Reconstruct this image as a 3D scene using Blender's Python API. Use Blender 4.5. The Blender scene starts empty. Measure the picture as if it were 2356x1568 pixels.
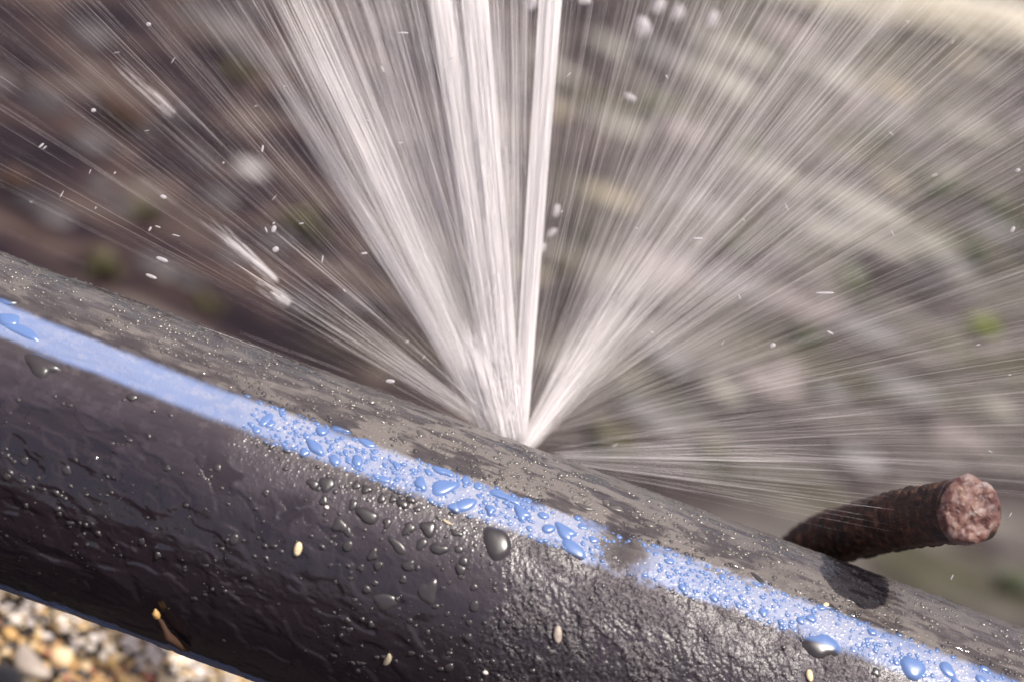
import bpy, math, random
import numpy as np
from mathutils import Vector, Matrix

# ------------------------------------------------------------------ camera, world, sun, exposure
sc = bpy.context.scene
col = sc.collection
rnd = random.Random(11)
rng = np.random.default_rng(7)
R = math.radians
PR = 0.0315                       # pipe radius, metres (a 63 mm water main)
W = 2356.0; H = 1568.0; FPX = 3950.0
PITCH = R(28); ROLL = R(20.95); YAW = R(1.5)

X = np.array([math.cos(YAW), -math.sin(YAW), 0.0])
Yh = np.array([math.sin(YAW), math.cos(YAW), 0.0])
fwd = Yh * math.cos(PITCH) + np.array([0, 0, -math.sin(PITCH)])
up0 = Yh * math.sin(PITCH) + np.array([0, 0, math.cos(PITCH)])
# yaw: turn the camera so that the pipe's right end comes a little nearer
rgt = X * math.cos(ROLL) + up0 * math.sin(ROLL)
upv = -X * math.sin(ROLL) + up0 * math.cos(ROLL)
CAM = -0.35 * fwd + 0.0537 * upv

cam_d = bpy.data.cameras.new('camera')
cam = bpy.data.objects.new('camera', cam_d); col.objects.link(cam)
M = Matrix(((rgt[0], upv[0], -fwd[0], CAM[0]), (rgt[1], upv[1], -fwd[1], CAM[1]), (rgt[2], upv[2], -fwd[2], CAM[2]), (0, 0, 0, 1)))
cam.matrix_world = M
cam_d.sensor_width = 36; cam_d.lens = FPX / W * 36
cam_d.clip_start = 0.01; cam_d.clip_end = 200
cam_d.dof.use_dof = True; cam_d.dof.focus_distance = 0.337; cam_d.dof.aperture_fstop = 9.5
sc.camera = cam

SUN = np.array([0.36, -0.20, 0.93]); SUN /= np.linalg.norm(SUN)
sun_d = bpy.data.lights.new('sun', 'SUN'); sun = bpy.data.objects.new('sun', sun_d); col.objects.link(sun)
sun_d.energy = 4.8; sun_d.angle = R(1.0); sun_d.color = (1.0, 0.93, 0.84)
sun.rotation_euler = Vector(SUN).to_track_quat('Z', 'Y').to_euler()

w = bpy.data.worlds.new('World'); sc.world = w; w.use_nodes = True
nt = w.node_tree; nt.nodes.clear()
out = nt.nodes.new('ShaderNodeOutputWorld'); bg = nt.nodes.new('ShaderNodeBackground')
sky = nt.nodes.new('ShaderNodeTexSky'); sky.sky_type = 'NISHITA'; sky.sun_disc = False
sky.sun_elevation = math.asin(SUN[2]); sky.sun_rotation = math.atan2(SUN[0], SUN[1])
tc = nt.nodes.new('ShaderNodeTexCoord'); nz = nt.nodes.new('ShaderNodeTexNoise')
nz.inputs['Scale'].default_value = 2.2; nz.inputs['Detail'].default_value = 5
rp = nt.nodes.new('ShaderNodeValToRGB'); rp.color_ramp.elements[0].position = 0.38; rp.color_ramp.elements[1].position = 0.62
mx = nt.nodes.new('ShaderNodeMix'); mx.data_type = 'RGBA'
nt.links.new(tc.outputs['Generated'], nz.inputs['Vector']); nt.links.new(nz.outputs['Fac'], rp.inputs['Fac'])
nt.links.new(rp.outputs['Color'], mx.inputs[0]); nt.links.new(sky.outputs['Color'], mx.inputs[6])
mx.inputs[7].default_value = (7.4, 6.4, 7.0, 1)           # sunlit cloud
nt.links.new(mx.outputs[2], bg.inputs['Color']); bg.inputs['Strength'].default_value = 0.085
nt.links.new(bg.outputs[0], out.inputs[0])

sc.view_settings.view_transform = 'Standard'; sc.view_settings.look = 'None'
sc.view_settings.gamma = 1; sc.view_settings.exposure = 0.65
sc.render.engine = 'CYCLES'
sc.cycles.use_denoising = True
sc.cycles.max_bounces = 9; sc.cycles.diffuse_bounces = 7; sc.cycles.glossy_bounces = 3
sc.cycles.transmission_bounces = 5; sc.cycles.transparent_max_bounces = 16
sc.cycles.caustics_reflective = False; sc.cycles.caustics_refractive = False
sc.cycles.sample_clamp_indirect = 4
sc.cycles.use_adaptive_sampling = True; sc.cycles.adaptive_threshold = 0.02

# ------------------------------------------------------------------ projection helpers (real surface points)
def ray(px, py):
    d = fwd + rgt * ((px - W / 2) / FPX) + upv * (-(py - H / 2) / FPX)
    return d / np.linalg.norm(d)

def proj(P):
    d = P - CAM
    z = d @ fwd
    return (d @ rgt) / z * FPX + W / 2, -(d @ upv) / z * FPX + H / 2

def at_depth(px, py, depth):
    d = fwd + rgt * ((px - W / 2) / FPX) + upv * (-(py - H / 2) / FPX)
    return CAM + d * depth

def on_pipe(px, py):
    """(x along the pipe, angle round it) of the point of the pipe seen at px,py"""
    d = ray(px, py)
    a = d[1] ** 2 + d[2] ** 2; b = 2 * (CAM[1] * d[1] + CAM[2] * d[2]); c = CAM[1] ** 2 + CAM[2] ** 2 - PR ** 2
    q = b * b - 4 * a * c
    t = (-b - math.sqrt(max(q, 0))) / (2 * a)
    p = CAM + d * t
    return p[0], math.atan2(p[2], -p[1])

def hit_plane(px, py, z):
    d = ray(px, py); return CAM + d * ((z - CAM[2]) / d[2])

# ------------------------------------------------------------------ value noise
_lat = [np.random.default_rng(100 + k).random((256, 256)) for k in range(8)]
def vn(u, v, s=0):
    L = _lat[s % 8]
    i = np.floor(u).astype(int); j = np.floor(v).astype(int)
    f = u - i; g = v - j
    f = f * f * f * (f * (f * 6 - 15) + 10); g = g * g * g * (g * (g * 6 - 15) + 10)
    i0 = i & 255; i1 = (i + 1) & 255; j0 = j & 255; j1 = (j + 1) & 255
    return (L[i0, j0] * (1 - f) + L[i1, j0] * f) * (1 - g) + (L[i0, j1] * (1 - f) + L[i1, j1] * f) * g
def fbm(u, v, o=4, s=0, gain=0.5):
    t = 0; a = 1; n = 0
    for k in range(o):
        t = t + a * vn(u + 17.3 * k, v - 9.1 * k, s + k); n += a; a *= gain; u = u * 2.03; v = v * 2.03
    return t / n
def ss(a, b, x):
    t = np.clip((x - a) / (b - a), 0, 1); return t * t * (3 - 2 * t)

# ------------------------------------------------------------------ object helpers
def mesh(name, V, F, mat=None, parent=None, smooth=True, attrs=None):
    V = np.asarray(V, dtype=np.float32).reshape(-1, 3); F = np.asarray(F, dtype=np.int32)
    me = bpy.data.meshes.new(name)
    me.vertices.add(len(V)); me.vertices.foreach_set('co', V.ravel())
    k = F.shape[1]
    me.loops.add(F.size); me.loops.foreach_set('vertex_index', F.ravel())
    me.polygons.add(len(F)); me.polygons.foreach_set('loop_start', np.arange(0, F.size, k, dtype=np.int32))
    if smooth: me.polygons.foreach_set('use_smooth', np.ones(len(F), dtype=bool))
    me.update(calc_edges=True)
    for n, a in (attrs or {}).items():
        if a.ndim == 1:
            t = me.attributes.new(n, 'FLOAT', 'POINT'); t.data.foreach_set('value', a.astype(np.float32))
        else:
            t = me.attributes.new(n, 'FLOAT_COLOR', 'POINT')
            c = np.ones((len(a), 4), dtype=np.float32); c[:, :3] = a; t.data.foreach_set('color', c.ravel())
    if mat: me.materials.append(mat)
    o = bpy.data.objects.new(name, me); col.objects.link(o)
    if parent: o.parent = parent
    return o
def tag(o, label=None, cat=None, group=None, kind=None):
    if label: o['label'] = label
    if cat: o['category'] = cat
    if group: o['group'] = group
    if kind: o['kind'] = kind
    return o
def empty(name, loc, label, cat, group=None):
    o = bpy.data.objects.new(name, None); col.objects.link(o); o.location = loc
    o.empty_display_size = 0.01
    return tag(o, label, cat, group)
def grid_faces(nu, nv, wrap=False):
    i = np.arange(nu - 1)[:, None]; j = np.arange(nv if wrap else nv - 1)[None, :]
    j1 = (j + 1) % nv
    a = i * nv + j; b = i * nv + j1; c = (i + 1) * nv + j1; d = (i + 1) * nv + j
    return np.stack([a, b, c, d], -1).reshape(-1, 4)

class NT:
    """tiny node-tree writer"""
    def __init__(s, name):
        s.m = bpy.data.materials.new(name); s.m.use_nodes = True
        s.t = s.m.node_tree; s.t.nodes.clear()
        s.o = s.t.nodes.new('ShaderNodeOutputMaterial')
    def n(s, kind, **kw):
        x = s.t.nodes.new('ShaderNode' + kind)
        for k, v in kw.items(): setattr(x, k, v)
        return x
    def l(s, a, b): s.t.links.new(a, b)
    def attr(s, name): return s.n('Attribute', attribute_name=name).outputs
    def math(s, op, a, b=None, clamp=False):
        x = s.n('Math', operation=op, use_clamp=clamp)
        for i, v in enumerate((a, b)):
            if v is None: continue
            if isinstance(v, (int, float)): x.inputs[i].default_value = v
            else: s.l(v, x.inputs[i])
        return x.outputs[0]
    def mix(s, f, a, b):
        x = s.n('Mix', data_type='RGBA')
        for i, v in ((0, f), (6, a), (7, b)):
            if isinstance(v, (int, float)): x.inputs[i].default_value = v
            elif isinstance(v, tuple): x.inputs[i].default_value = (*v, 1)
            else: s.l(v, x.inputs[i])
        return x.outputs[2]
    def noise(s, vec, scale, detail=3, dist=0.0, rough=0.5):
        x = s.n('TexNoise'); x.inputs['Scale'].default_value = scale; x.inputs['Detail'].default_value = detail
        x.inputs['Distortion'].default_value = dist; x.inputs['Roughness'].default_value = rough
        if vec is not None: s.l(vec, x.inputs['Vector'])
        return x
    def ramp(s, f, stops):
        x = s.n('ValToRGB'); e = x.color_ramp.elements
        while len(e) < len(stops): e.new(0.5)
        for k, (p, c) in enumerate(stops):
            e[k].position = p; e[k].color = (*c, 1) if isinstance(c, tuple) else (c, c, c, 1)
        s.l(f, x.inputs[0]); return x.outputs[0]
    def bump(s, h, dist, strength=1.0, normal=None):
        x = s.n('Bump'); x.inputs['Distance'].default_value = dist; x.inputs['Strength'].default_value = strength
        s.l(h, x.inputs['Height'])
        if normal is not None: s.l(normal, x.inputs['Normal'])
        return x.outputs[0]

# ------------------------------------------------------------------ materials
# pipe: black polyethylene, blue stripe, wet, with droplet mist and painted sky sheen (masks are vertex attributes on the pipe)
m = NT('wet_black_polyethylene'); MAT_PIPE = m.m
stripe = m.attr('stripe')['Fac']; mist_sheen_fac = m.attr('mist')['Fac']; film = m.attr('film')['Fac']; rough = m.attr('scuff')['Fac']
tcn = m.n('TexCoord').outputs['Object']
mp = m.n('Mapping'); mp.inputs['Scale'].default_value = (0.45, 1, 1); m.l(tcn, mp.inputs['Vector'])
nf = m.noise(tcn, 1400, 3).outputs['Fac']; nm_ = m.noise(mp.outputs[0], 260, 4, 0.8).outputs['Fac']
blue = m.mix(m.noise(mp.outputs[0], 90, 4).outputs['Fac'], (0.085, 0.135, 0.275), (0.125, 0.175, 0.32))
base = m.mix(stripe, (0.014, 0.010, 0.014), blue)
hz = m.math('MULTIPLY', mist_sheen_fac, m.ramp(nm_, [(0.28, 0.65), (0.62, 1.0)]), True)
base = m.mix(m.math('MULTIPLY', hz, m.math('ADD', 0.23, m.math('MULTIPLY', stripe, 0.10))), base, m.mix(m.attr('side')['Fac'], (0.46, 0.41, 0.36), (0.42, 0.34, 0.41)))  # pale sky sheen painted into the colour, purplish on the lower side
base = m.mix(m.math('MULTIPLY', rough, m.math('MULTIPLY', m.ramp(nf, [(0.50, 0.0), (0.66, 1.0)]), 0.26)), base, (0.34, 0.30, 0.31))
b = m.n('BsdfPrincipled'); m.l(base, b.inputs['Base Color'])
rr = m.math('ADD', 0.25, m.math('MULTIPLY', mist_sheen_fac, 0.11)); rr = m.math('SUBTRACT', rr, m.math('MULTIPLY', film, 0.15)); rr = m.math('ADD', rr, m.math('MULTIPLY', rough, 0.14))
m.l(rr, b.inputs['Roughness']); b.inputs['IOR'].default_value = 1.5
vo = m.n('TexVoronoi'); vo.inputs['Scale'].default_value = 1150; m.l(tcn, vo.inputs['Vector'])
vh = m.ramp(vo.outputs['Distance'], [(0.0, 1.0), (0.42, 0.0)])
vh = m.math('MULTIPLY', vh, m.math('ADD', m.math('MULTIPLY', mist_sheen_fac, 0.8), 0.08))
nb = m.bump(vh, 0.00016, 0.75)
nb = m.bump(m.math('MULTIPLY', nf, m.math('ADD', 0.10, rough)), 0.0007, 0.9, nb)
m.l(nb, b.inputs['Normal']); m.l(b.outputs[0], m.o.inputs[0])

# water beads: clear water over the plastic: they show its full colour under a glossy skin
m = NT('clear_water_bead'); MAT_BEAD = m.m
c = m.attr('tint')['Color']
b = m.n('BsdfPrincipled'); m.l(c, b.inputs['Base Color']); b.inputs['Roughness'].default_value = 0.3; b.inputs['IOR'].default_value = 1.5
m.l(b.outputs[0], m.o.inputs[0])

def water_mat(name, colr, tr=0.35):
    m = NT(name)
    d = m.n('BsdfDiffuse'); d.inputs[0].default_value = (*colr, 1)
    t = m.n('BsdfTranslucent'); t.inputs[0].default_value = (*colr, 1)
    # broken water: its droplets catch the light from above on every side of a thread
    v = m.n('VectorMath', operation='ADD'); m.l(m.n('NewGeometry').outputs['Normal'], v.inputs[0]); v.inputs[1].default_value = (0.12, 0.03, 0.8)
    v2 = m.n('VectorMath', operation='NORMALIZE'); m.l(v.outputs[0], v2.inputs[0]); m.l(v2.outputs[0], d.inputs['Normal'])
    x = m.n('MixShader'); x.inputs[0].default_value = tr
    m.l(d.outputs[0], x.inputs[1]); m.l(t.outputs[0], x.inputs[2]); m.l(x.outputs[0], m.o.inputs[0]); return m.m
MAT_JET = water_mat('aerated_water', (0.97, 0.94, 0.95))
MAT_SPRAY = water_mat('fine_spray', (0.93, 0.88, 0.88))
m = NT('flying_drop'); MAT_DROP = m.m
b = m.n('BsdfPrincipled'); b.inputs['Base Color'].default_value = (0.55, 0.52, 0.54, 1); b.inputs['Roughness'].default_value = 0.2
x = m.n('MixShader'); x.inputs[0].default_value = 0.45; m.l(m.n('BsdfTransparent').outputs[0], x.inputs[1]); m.l(b.outputs[0], x.inputs[2]); m.l(x.outputs[0], m.o.inputs[0])

# ground
m = NT('damp_soil'); MAT_SOIL = m.m
tcn = m.n('TexCoord').outputs['Object']
mp = m.n('Mapping'); mp.inputs['Scale'].default_value = (0.5, 1.0, 1); m.l(tcn, mp.inputs['Vector'])
n1 = m.noise(mp.outputs[0], 21, 4, 0.7, 0.55).outputs['Fac']; n2 = m.noise(tcn, 90, 4).outputs['Fac']; n3 = m.noise(mp.outputs[0], 7, 3).outputs['Fac']
c = m.ramp(n1, [(0.38, (0.010, 0.008, 0.009)), (0.48, (0.035, 0.027, 0.026)), (0.56, (0.072, 0.064, 0.060)), (0.68, (0.135, 0.125, 0.112))])
c = m.mix(m.ramp(n3, [(0.5, 0.0), (0.68, 0.55)]), c, (0.065, 0.07, 0.03))
c = m.mix(m.math('MULTIPLY', n2, 0.5), c, (0.05, 0.04, 0.04))
sx_ = m.n('SeparateXYZ'); m.l(tcn, sx_.inputs[0])
wet = m.ramp(m.math('ADD', m.math('MULTIPLY', sx_.outputs[0], 1.6), m.math('ADD', m.math('MULTIPLY', n3, 0.5), 0.25)), [(0.30, 1.0), (0.62, 0.0)])   # soil colour darkens towards the left
c = m.mix(m.math('MULTIPLY', wet, 0.95), c, m.ramp(n1, [(0.38, (0.007, 0.004, 0.007)), (0.5, (0.022, 0.013, 0.016)), (0.58, (0.05, 0.033, 0.028)), (0.68, (0.085, 0.07, 0.065))]))
b = m.n('BsdfPrincipled'); m.l(c, b.inputs['Base Color']); b.inputs['Roughness'].default_value = 0.7; b.inputs['Specular IOR Level'].default_value = 0.12
m.l(m.bump(n2, 0.004, 0.8), b.inputs['Normal']); m.l(b.outputs[0], m.o.inputs[0])

def stone_mat(name, c1, c2, rough=0.45, scale=260):
    m = NT(name)
    tcn = m.n('TexCoord').outputs['Object']
    n1 = m.noise(tcn, scale, 5, 0.4).outputs['Fac']; n2 = m.noise(tcn, scale * 6, 3).outputs['Fac']
    c = m.mix(m.ramp(n1, [(0.35, 0.0), (0.65, 1.0)]), c1, c2)
    c = m.mix(m.math('MULTIPLY', n2, 0.3), c, tuple(v * 0.6 for v in c1))
    b = m.n('BsdfPrincipled'); m.l(c, b.inputs['Base Color']); b.inputs['Roughness'].default_value = rough
    m.l(m.bump(n2, 0.0003, 0.6), b.inputs['Normal']); m.l(b.outputs[0], m.o.inputs[0]); return m.m
ST = {
 'tan': stone_mat('tan_stone', (0.42, 0.26, 0.10), (0.58, 0.40, 0.18)),
 'cream': stone_mat('cream_stone', (0.58, 0.44, 0.25), (0.72, 0.60, 0.40)),
 'grey': stone_mat('grey_stone', (0.27, 0.225, 0.19), (0.38, 0.32, 0.27)),
 'dark': stone_mat('dark_stone', (0.035, 0.038, 0.038), (0.10, 0.085, 0.08)),
 'ochre': stone_mat('ochre_stone', (0.38, 0.21, 0.06), (0.48, 0.32, 0.13)),
 'red': stone_mat('red_stone', (0.42, 0.13, 0.07), (0.50, 0.22, 0.13)),
 'white': stone_mat('white_stone', (0.68, 0.60, 0.55), (0.80, 0.74, 0.68)),
 'pink': stone_mat('pinkish_stone', (0.34, 0.27, 0.255), (0.46, 0.38, 0.35)),
}
def simple(name, c, rough=0.6, trans=0.0):
    m = NT(name); tcn = m.n('TexCoord').outputs['Object']
    n1 = m.noise(tcn, 120, 3).outputs['Fac']
    cc = m.mix(n1, c, tuple(v * 0.6 for v in c))
    b = m.n('BsdfPrincipled'); m.l(cc, b.inputs['Base Color']); b.inputs['Roughness'].default_value = rough
    if trans:
        t = m.n('BsdfTranslucent'); m.l(cc, t.inputs[0]); x = m.n('MixShader'); x.inputs[0].default_value = trans
        m.l(b.outputs[0], x.inputs[1]); m.l(t.outputs[0], x.inputs[2]); m.l(x.outputs[0], m.o.inputs[0])
    else: m.l(b.outputs[0], m.o.inputs[0])
    return m.m
LF = {'green': simple('green_leaf', (0.085, 0.10, 0.05), 0.5, 0.3), 'bright': simple('yellow_green_leaf', (0.20, 0.25, 0.03), 0.5, 0.4),
      'olive': simple('olive_leaf', (0.075, 0.065, 0.022), 0.6, 0.3), 'rust': simple('rust_brown_leaf', (0.075, 0.036, 0.02), 0.6, 0.2),
      'straw': simple('dry_straw', (0.55, 0.48, 0.34), 0.6, 0.2), 'pale': simple('pale_grass', (0.80, 0.75, 0.64), 0.6, 0.3)}

m = NT('rusty_steel'); MAT_RUST = m.m
tcn = m.n('TexCoord').outputs['Object']
n1 = m.noise(tcn, 420, 5, 0.5).outputs['Fac']; n2 = m.noise(tcn, 2200, 3).outputs['Fac']
c = m.ramp(n1, [(0.3, (0.010, 0.006, 0.005)), (0.52, (0.040, 0.016, 0.010)), (0.70, (0.13, 0.052, 0.028))])
b = m.n('BsdfPrincipled'); m.l(c, b.inputs['Base Color']); b.inputs['Roughness'].default_value = 0.62
m.l(m.bump(m.math('ADD', n1, m.math('MULTIPLY', n2, 0.4)), 0.0009, 0.9), b.inputs['Normal']); m.l(b.outputs[0], m.o.inputs[0])
m = NT('cut_steel_face'); MAT_CUT = m.m
tcn = m.n('TexCoord').outputs['Object']
n1 = m.noise(tcn, 260, 4, 0.9).outputs['Fac']; n2 = m.noise(tcn, 520, 4, 0.5).outputs['Fac']
c = m.ramp(n1, [(0.30, (0.04, 0.018, 0.022)), (0.45, (0.075, 0.026, 0.022)), (0.55, (0.125, 0.06, 0.05)), (0.70, (0.23, 0.19, 0.18))])
c = m.mix(m.ramp(n2, [(0.5, 0.0), (0.7, 0.8)]), c, (0.17, 0.09, 0.06))
b = m.n('BsdfPrincipled'); m.l(c, b.inputs['Base Color']); b.inputs['Roughness'].default_value = 0.5
m.l(m.bump(n2, 0.0012, 0.9), b.inputs['Normal']); m.l(b.outputs[0], m.o.inputs[0])

# ------------------------------------------------------------------ ground
def zt(x, y):
    x = np.asarray(x, float); y = np.asarray(y, float)
    base = -0.118 - 0.30 * ss(0.17, 0.62, y)
    return base + 0.02 * (fbm(x * 9 + 40, y * 13 + 40, 4, 2) - 0.5) * ss(0.02, 0.3, np.abs(y) + 0) + 0.006 * (fbm(x * 50 + 9, y * 60 + 3, 3, 1) - 0.5)
def hit_ground(px, py):
    d = ray(px, py); t = 0.3
    for k in range(2000):
        p = CAM + d * t
        if p[2] < zt(p[0], p[1]): break
        t += 0.004
    return CAM + d * t
gx = np.concatenate([-np.geomspace(60, 1.3, 24), np.linspace(-1.25, 1.25, 320), np.geomspace(1.3, 60, 24)])
gy = np.concatenate([-np.geomspace(60, 0.65, 22), np.linspace(-0.6, 2.4, 380), np.geomspace(2.45, 60, 22)])
GX, GY = np.meshgrid(gx, gy, indexing='ij')
g = mesh('ground', np.stack([GX, GY, zt(GX, GY)], -1), grid_faces(len(gx), len(gy))[:, ::-1], MAT_SOIL)
tag(g, kind='structure')

# ------------------------------------------------------------------ the pipe
def stripe_center(px):           # image height of the middle of the upper blue stripe, as seen from the camera
    return np.interp(px, [-300, 0, 300, 500, 640, 900, 1000, 1200, 1500, 1750, 2000, 2300, 2600], [622, 738, 841, 920, 978, 1080, 1118, 1192, 1286, 1386, 1470, 1594, 1715])
def axis_xa(px_list, f):
    return zip(*[on_pipe(p, f(p)) for p in px_list])
sx, sa = axis_xa(np.linspace(-60, 2420, 40), lambda p: float(stripe_center(p)))
sx = np.array(sx); sa = np.array(sa)
pf = np.polyfit(sx, sa, 3)
def stripe_angle(x): return np.polyval(pf, np.clip(x, -0.14, 0.14))
_, a_low = on_pipe(300, 1430)
_, b1 = on_pipe(300, 1395)

px_x = np.concatenate([-np.geomspace(1.8, 0.14, 22), np.linspace(-0.132, 0.132, 1060), np.geomspace(0.14, 1.8, 22)])
an = np.concatenate([np.radians(np.linspace(-64, 136, 440)), np.radians(np.linspace(140, 292, 38))])
PXX, AN = np.meshgrid(px_x, an, indexing='ij')
P0 = np.stack([PXX, -PR * np.cos(AN), PR * np.sin(AN)], -1)
ix, iy = proj(P0.reshape(-1, 3)); ix = ix.reshape(PXX.shape); iy = iy.reshape(PXX.shape)
mm = PXX * 1000; arc = AN * PR * 1000                      # mm along, mm round
vis = ss(R(-66), R(-58), AN) * (1 - ss(R(132), R(137), AN))
cline = stripe_center(ix)                                 # stripe middle (image)
dd = iy - cline                                           # below the stripe: positive
wmm = mm + 6 * (fbm(mm * 0.14 + 3, arc * 0.2 + 1, 3, 6) - 0.5); warc = arc + 5 * (fbm(mm * 0.16 + 33, arc * 0.2 + 7, 3, 5) - 0.5)
# masks -------------------------------------------------------
wob = fbm(mm * 0.10 + 5, arc * 0.5 + 3, 3, 1) - 0.5
fine = fbm(mm * 0.9 + 5, arc * 0.9 + 3, 4, 4) - 0.5
half = np.interp(PXX, [-0.12, -0.06, 0.0, 0.06, 0.12], [R(8.2), R(7.6), R(8.0), R(8.2), R(8.4)])
scr = ss(1120, 1260, ix + 0.35 * (iy - 1300)) * ss(10, 55, dd + 30 * fine + 26 * wob)   # scuffed patch under the stripe
scr = scr * (1 - 0.55 * ss(1950, 2150, ix)) * (0.35 + 0.65 * ss(0.38, 0.58, fbm(mm * 0.13 + arc * 0.1 + 3, arc * 0.22, 3, 5)))
edge_n = (fine * R(3.0) + wob * R(4.0)) * (0.25 + 1.3 * ss(1180, 1330, ix) * (1 - ss(1750, 1950, ix)))
sd = np.abs(AN - stripe_angle(PXX)) + edge_n
stripe_m = 1 - ss(0.66, 1.12, sd / (half * 0.93))
gap = np.exp(-((ix - 1436) / 48) ** 2 - ((iy - 1246) / 60) ** 2)
stripe_m *= 1 - np.clip(gap * (2.4 + 3 * fine), 0, 1)
low = 1 - ss(0.85, 1.05, np.abs(AN - R(-48)) / R(14) + fine * 0.2)          # second stripe, on the underside
stripe_m = np.maximum(stripe_m, low)
filmL = (1 - ss(540, 600, ix + 25 * wob + 0.55 * (dd))) * ss(-140, -60, dd)      # water film sliding on the left part
misty_sheen = ss(-25, -60, -dd) if False else (1 - ss(-10, 75, dd + 40 * wob))
strk = fbm(mm * 0.16 + 2, arc * 0.55 + 8, 4, 3)                       # long patches swept clean along the pipe
clean = ss(0.46, 0.64, strk) * (1 - ss(-40, 10, dd))
clean = np.maximum(clean, ss(0.42, 0.52, strk) * np.exp(-((ix - 1020) / 170) ** 2 - ((iy - 975 - 0.38 * (ix - 1020)) / 42) ** 2) * 1.3)
clean = np.maximum(clean, (1 - ss(640, 760, ix)) * ss(0.40, 0.5, strk) * (1 - ss(-60, -30, dd)) * 0.8)
misty_sheen = 0.45 * misty_sheen + 0.55 * (1 - ss(-60, 350, dd + 90 * wob)) ** 1.25  # droplet mist plus painted sheen, fading down the pipe wall
misty_sheen *= 1 - 0.45 * ss(R(78), R(118), AN)
mist = np.clip(misty_sheen * (1 - 0.62 * np.clip(clean, 0, 1)) * (0.78 + 0.4 * (fbm(mm * 0.35 + 9, arc * 1.1, 4, 6))), 0, 1)
mist *= 1 - 0.6 * np.clip(gap, 0, 1)
mist *= 1 - 0.4 * filmL * ss(-90, -40, dd) * (1 - 0.9 * ss(0.56, 0.64, fbm(mm * 0.5 + 60, arc * 0.6 + 4, 4, 1)))
mist *= 0.75 + 0.5 * (fbm(mm * 0.5, arc * 0.5, 4, 5) - 0.0)
film = np.clip(np.maximum(filmL, np.clip(clean, 0, 1)), 0, 1)
mist *= 1 + 0.75 * np.exp(-((ix - 1180) / 330) ** 2) * (1 - ss(-40, 10, dd)) * (1 - np.clip(clean, 0, 1))      # beige sheen near the leak, painted into the colour
patch = ss(0.55, 0.62, fbm(wmm * 0.16 + warc * 0.22, warc * 0.24 - wmm * 0.03, 3, 4)) * ss(90, 170, dd) * (1 - ss(420, 520, dd)) * (1 - ss(740, 900, ix))
patch = np.maximum(patch, ss(0.35, 0.5, fbm(wmm * 0.5, warc * 0.6, 3, 2)) * np.exp(-((ix - 665) / 62) ** 4 - ((iy - 1185) / 48) ** 4))
mist *= 1 - 0.95 * patch; film = np.maximum(film, patch)                                                       # bare glossy black patches
# relief ------------------------------------------------------ (metres)
hgt = -0.00012 * patch
wu = mm + 4.5 * (fbm(mm * 0.12, arc * 0.2, 3, 6) - 0.5); wv = arc + 3.5 * (fbm(mm * 0.1 + 30, arc * 0.25 + 7, 3, 5) - 0.5)
flow = fbm(wu * 0.07, wv * 0.42, 3, 2)
hgt += 0.0006 * filmL * (flow - 0.5)
blob = fbm(wu * 0.19 + wv * 0.1, wv * 0.22, 2, 7)
lump = ss(0.44, 0.66, blob)
hgt += 0.00027 * lump * ss(130, 260, dd) * (1 - ss(900, 1200, ix)) * ss(-0.2, 0.1, 1 - ss(1330, 1500, iy - 0.38 * ix))
hgt += 0.00042 * clean * (fbm(wu * 0.16, wv * 0.8, 4, 1) - 0.5)
gu = mm * 0.9 + arc * 0.45; gv = arc * 0.9 - mm * 0.2
grit = fbm(gu * 1.25, gv * 0.8, 4, 3, 0.7)
hgt += scr * (0.0010 * (grit - 0.5) + 0.00030 * (ss(0.48, 0.66, fbm(gu * 0.55, gv * 0.25, 3, 6)) - 0.5))
hgt += (1 - filmL) * 0.00009 * (fbm(mm * 1.3, arc * 1.3, 3, 0) - 0.5) + 0.00022 * (1 - ss(-60, 0, dd)) * (fbm(wu * 0.22, wv * 1.0, 4, 2) - 0.5)
edge = ss(R(88), R(120), AN)
hgt += edge * 0.00035 * (fbm(mm * 0.5 + 3, arc * 0.5, 4, 5) - 0.5)
hgt -= np.clip(gap, 0, 1) * 0.0008
hgt *= vis
def relief(x, a):                                          # relief height at one point
    i = int(np.clip(np.searchsorted(px_x, x), 0, len(px_x) - 1)); j = int(np.clip(np.searchsorted(an, a), 0, len(an) - 1))
    return hgt[i, j]
rr_ = PR + hgt
V = np.stack([PXX, -rr_ * np.cos(AN), rr_ * np.sin(AN)], -1)
pipe = empty('water_pipe', (0, 0, 0), 'thick black plastic water pipe with blue stripes, wet and leaking, crossing the whole photo', 'pipe')
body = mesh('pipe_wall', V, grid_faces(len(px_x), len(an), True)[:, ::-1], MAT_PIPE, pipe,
            attrs={'stripe': stripe_m.ravel(), 'mist': mist.ravel(), 'film': film.ravel(), 'side': ss(0, 120, dd).ravel(), 'scuff': np.clip(scr * vis, 0, 1).ravel()})

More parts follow.
